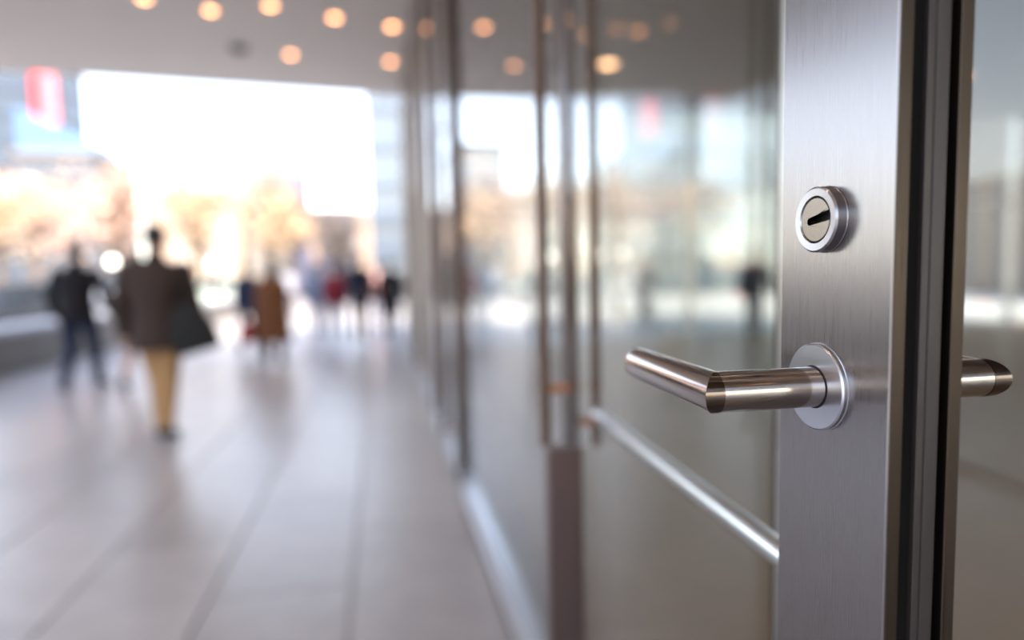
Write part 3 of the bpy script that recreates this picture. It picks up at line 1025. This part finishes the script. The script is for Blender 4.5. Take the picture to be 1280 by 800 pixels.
car('white car on the street just beyond the low granite wall', -12.2, 19.5, 0.0, (232, 232, 236))
car('red car on the street left of the man in the black jacket', -15.4, 24.0, 0.12, (204, 40, 48), tall=0.15)
car('yellow taxi with a roof sign farther along the street', -19.0, 29.5, 0.1, (250, 196, 40), taxi=True, tall=0.2)
car('white van like car with headlights glowing for sun glints facing up the street', -17.4, 40.0, pi, (226, 228, 232), tall=0.35, lit=True)
car('pale grey green car with headlights glowing for sun glints near the end of the low wall', -8.6, 29.5, pi - 0.1, (176, 186, 172), tall=0.05, lit=True)
car('silver car parked along the low granite wall, nearest the camera', -9.3, 10.6, 0.0, (196, 198, 202))
car('black car parked behind the silver car along the low wall', -9.4, 16.0, 0.0, (40, 40, 46))
car('orange hatchback on the far lane of the street', -15.6, 16.0, pi, (216, 110, 60))

# ------------------------------------------------------------------ trees with golden leaves
M_BARK = mat('bark', (112, 92, 76), 0.9, noise=0.2, nscale=6)


def leafm(name, rgb):
    m = mat(name, rgb, 0.7, noise=0.2, nscale=0.8, rand=0.08)
    b = m.node_tree.nodes['Principled BSDF']
    return m


M_LEAF = [leafm('leaf_gold', (214, 186, 152)), leafm('leaf_peach', (212, 180, 160)), leafm('leaf_straw', (210, 190, 168))]


def tree(label, x, y, h, r, m, z0=0.0, n=900, seed=0):
    rnd = random.Random(seed)
    t = thing('tree', label, 'tree', (x, y, z0), group=None)
    bm = bmesh.new()
    tube(bm, [(0, 0, 0), (0.05, 0.02, h * .2), (0.0, 0.05, h * .42), (0.08, 0, h * .65), (0.02, 0.03, h * .92)], [h * .028, h * .022, h * .018, h * .011, h * .003], 8)
    tips = []
    for i in range(16):
        a = rnd.uniform(0, 2 * pi)
        zb = h * rnd.uniform(.32, .75)
        rad = r * rnd.uniform(.55, 1.0) * (1 - .3 * (zb / h))
        e_ = Vector((cos(a) * rad, sin(a) * rad, zb + h * rnd.uniform(.12, .28)))
        m_ = Vector((cos(a + .2) * rad * .5, sin(a + .2) * rad * .5, zb + h * .08))
        tube(bm, [(0.03, 0.02, zb), m_, e_], [h * .010, h * .006, h * .002], 5)
        tips += [m_, e_, (m_ + e_) / 2]
        for q in range(2):
            e2 = m_ + Vector((rnd.uniform(-.4, .4) * r, rnd.uniform(-.4, .4) * r, rnd.uniform(.05, .2) * h))
            tube(bm, [m_, e2], [h * .005, h * .0015], 4)
            tips.append(e2)
    finish('trunk', bm, M_BARK, t)
    bm = bmesh.new()
    for i in range(n):
        c = rnd.choice(tips) + Vector((rnd.gauss(0, .22) * r, rnd.gauss(0, .22) * r, rnd.gauss(0, .05) * h))
        s = rnd.uniform(.07, .16) * r * .6
        R_ = Matrix.Rotation(rnd.uniform(0, 6.3), 3, 'Z') @ Matrix.Rotation(rnd.uniform(-1.4, 1.4), 3, 'X')
        vs_ = [bm.verts.new(c + R_ @ Vector(q)) for q in ((-s, 0, 0), (0, -s * .55, s * .15), (s, 0, 0), (0, s * .55, s * .15))]
        bm.faces.new((vs_[0], vs_[1], vs_[2])); bm.faces.new((vs_[0], vs_[2], vs_[3]))
    o = finish('foliage', bm, m, t)
    o['kind'] = 'stuff'
    return t


TR = [(-19.5, 33, 6.6, 2.6, 0, 'golden tree above the yellow taxi at the left'), (-15.6, 36, 7.4, 2.8, 1, 'peach leaved tree above the man in the black jacket'),
      (-14.6, 45, 9.0, 3.4, 2, 'tall straw coloured tree behind the peach leaved one'), (-10.6, 34, 6.9, 2.5, 0, 'golden tree above the left shoulder of the man in khaki trousers'),
      (-9.2, 44, 8.2, 3.0, 1, 'peach tree behind the man in khaki trousers and the woman'), (-6.9, 38, 6.6, 2.3, 0, 'golden tree above the woman in the brown cape'),
      (-5.2, 47, 5.8, 2.0, 2, 'straw coloured tree at the right end of the row'), (-24, 44, 8.5, 3.2, 1, 'peach tree in front of the grey louvred block'),
      (-12.2, 56, 9.5, 3.4, 0, 'farther golden tree before the pale tall building'), (-5.6, 52, 6.4, 2.6, 1, 'far peach tree below the grey shouldered block')]
for i, (x, y, h, r, mi, lb) in enumerate(TR):
    tree(lb, x, y, h, r, M_LEAF[mi], 0.0 if x > -7.2 else -0.12, 800, seed=20 + i)


# ------------------------------------------------------------------ buildings
def building(label, x0, x1, y0, y1, h, rgb, nx, ny, nz, wrgb=(90, 100, 116), faces='-y', cornice=None, topz=None, rough=0.7, glassy=False, wf=0.6, base=0.0):
    t = thing('building', label, 'building', ((x0 + x1) / 2, y0, base - 0.12))
    ox, oy = (x0 + x1) / 2, y0
    wall_m = mat('wall_' + label.split()[0], rgb, rough, noise=0.05, nscale=0.4)
    win_m = mat('window_' + label.split()[0], wrgb, 0.12, spec=0.8)
    bm = bmesh.new()
    a, b = (x0 - ox, 0, 0), (x1 - ox, y1 - y0, h)
    z1l, z1r = (h, h) if topz is None else topz
    vs_ = [bm.verts.new(p) for p in ((a[0], 0, 0), (b[0], 0, 0), (b[0], b[1], 0), (a[0], b[1], 0), (a[0], 0, z1l), (b[0], 0, z1r), (b[0], b[1], z1r), (a[0], b[1], z1l))]
    for f in ((0, 1, 5, 4), (1, 2, 6, 5), (2, 3, 7, 6), (3, 0, 4, 7), (4, 5, 6, 7), (3, 2, 1, 0)):
        bm.faces.new([vs_[i] for i in f])
    bd = finish('facade_walls', bm, wall_m, t)
    # window grid: recessed panes with sills, too small in view to be told apart
    bm = bmesh.new()
    hh = min(z1l, z1r)
    for fc, n_, ln in (('-y', nx, b[0] - a[0]), ('+x', ny, b[1])):
        if fc not in faces: continue
        for i in range(n_):
            for q in range(nz):
                c = ln * (i + .5) / n_
                w = ln / n_ * wf / 2
                z0_, z1_ = hh * (q + .22) / nz, hh * (q + .22 + .6) / nz
                if fc == '-y':
                    box(bm, (a[0] + c - w, -0.05, z0_), (a[0] + c + w, 0.15, z1_))
                    box(bm, (a[0] + c - w * 1.1, -0.14, z0_ - 0.12), (a[0] + c + w * 1.1, 0.05, z0_))
                else:
                    box(bm, (b[0] - 0.15, c - w, z0_), (b[0] + 0.05, c + w, z1_))
                    box(bm, (b[0] - 0.05, c - w * 1.1, z0_ - 0.12), (b[0] + 0.14, c + w * 1.1, z0_))
    if len(bm.faces):
        o = finish('window_rows', bm, win_m, t)
        o['kind'] = 'stuff'
    else:
        bm.free()
    if cornice:
        bx('cornice', (a[0] - 0.25, -0.25, h), (b[0] + 0.25, b[1] + .25, h + 0.5), mat('cornice_' + label.split()[0], cornice, 0.7), t, 0.05)
    return t


building('white tall hotel like block with a dark cornice beyond the trees', -20.0, -13.9, 80, 92, 18.0, (164, 158, 152), 8, 4, 9, (112, 112, 118), cornice=(70, 68, 72))
building('grey shouldered block right of the slim spire', -8.6, -5.6, 60, 70, 7.2, (158, 146, 144), 4, 3, 4, (96, 104, 140), cornice=(150, 140, 136))
building('tall blue grey glass building just beyond the end of the facade', -2.0, 44, 32, 46, 30, (106, 112, 117), 40, 6, 16, (92, 102, 114), rough=0.25, wf=0.86)  # blue grey of its shaded face is put into the wall colour
building('grey louvred low block at the far left', -33.6, -27.2, 60, 68, 12.4, (108, 106, 108), 6, 3, 5, (84, 90, 100), cornice=(130, 120, 112))
building('pale blue glass pavilion with a sloping roof at the far left', -39.3, -32.4, 71, 77, 18.0, (92, 122, 156), 5, 2, 5, (98, 136, 180), topz=(19.4, 15.9), rough=0.2, wf=0.9)
tower = building('tall slate grey tower carrying the red and white banner', -52, -41.4, 84, 90, 48, (78, 86, 98), 9, 6, 16, (70, 80, 94), faces='-y+x')
building('long warm stone terrace behind the golden trees', -37, -20.8, 94, 104, 13.5, (214, 190, 168), 16, 4, 5, (168, 160, 160), cornice=(190, 170, 150))
building('cream apartment block between the terrace and the white hotel', -26.6, -20.6, 76, 86, 10.6, (220, 204, 186), 7, 4, 5, (170, 170, 176), cornice=(186, 166, 150))
building('low warm stone row at the end of the street', -12.6, -3.2, 74, 84, 8.8, (214, 186, 158), 12, 4, 4, (160, 150, 150), cornice=(190, 160, 140))
building('pale sunlit office block across the street on the left', -52, -36, 10, 30, 6.5, (216, 208, 198), 8, 12, 6, (150, 168, 186), faces='-y+x')
building('brick office block across the street, mirrored in the glass', -52, -36, -14, 6, 8, (170, 124, 100), 8, 12, 5, (120, 130, 146), faces='-y+x')
building('warm brick block added unseen behind the camera for reflections in the steel', -20, 14, -48, -40, 12, (158, 128, 108), 16, 4, 6, (120, 120, 126), faces='')  # unseen block added to give the steel something warm to reflect

building('grey brown office block added across the lobby to block the sky seen through the glass', 24, 36, -12, 27, 9, (128, 112, 100), 6, 12, 4, (90, 104, 122), faces='')  # added to keep bright sky out of the view through the lobby
# slim spire
t = thing('spire_tower', 'slim dark spire tower with a blue tip right of the white hotel', 'tower', (-11.9, 71, -0.12))
bm = bmesh.new(); box(bm, (-0.9, 0, 0), (0.9, 1.8, 12.6), 0.05)
finish('tower_shaft', bm, mat('spire_shaft', (96, 98, 120), 0.5, noise=0.06, nscale=0.5), t)
bm = bmesh.new()
loft(bm, [[Vector((sx * r, 0.9 + sy * r, zz)) for sx, sy in ((-1, -1), (1, -1), (1, 1), (-1, 1))] for r, zz in ((0.8, 12.6), (0.62, 14.0), (0.3, 15.4), (0.05, 16.6))])
finish('tower_cap', bm, mat('spire_blue', (120, 160, 206), 0.35), t)

# banner on the slate tower
t = thing('banner', 'red and white vertical banner hanging on the slate tower', 'banner', (-42.7, 83.2, 20.0))
bm = bmesh.new()
box(bm, (-1.3, -0.03, 0), (-0.3, 0.03, 7.0)); finish('red_band', bm, mat('banner_red', (232, 48, 48), 0.7), t, label='red half of the banner')
bm = bmesh.new()
box(bm, (-0.3, -0.03, 0), (1.3, 0.03, 7.0)); finish('white_band', bm, mat('banner_white', (214, 122, 134), 0.7), t, label='pinkish white half of the banner')
bm = bmesh.new(); tube(bm, [(-1.5, 0, 7.05), (1.5, 0, 7.05)], 0.06, 8); tube(bm, [(0, 0, 7.05), (0, 0.78, 7.05)], 0.06, 8)
finish('pole', bm, M_DKFRAME, t)

# added glowing globes standing in for sun glints in the street
M_GLINT = mat('glint_glow', (255, 250, 240), 0.3, emit=(255, 246, 230), estr=4.0)
for x, y, h, lb in ((-13.2, 30.0, 2.20, 'white glowing globe on a post, added for a sun glint, left of the man in khaki trousers'),
                    (-7.28, 24.5, 1.90, 'short glowing globe added for a sun glint, right of the man in khaki trousers')):
    zb = 0.0 if x > -7.2 else -0.12
    t = thing('glint_globe', lb, 'street lamp', (x, y, zb))
    bm = bmesh.new(); lathe(bm, [(0, 0.14), (0.05, 0.14), (0.08, 0.05), (h - zb - 0.2, 0.04), (h - zb - 0.14, 0.09)], (0, 0, 0), (0, 0, 1), 20)
    finish('post', bm, M_DKFRAME, t, auto=40)
    bm = bmesh.new(); ball(bm, (0, 0, h - zb), 0.17, 3)
    finish('globe', bm, M_GLINT, t, smooth=True)
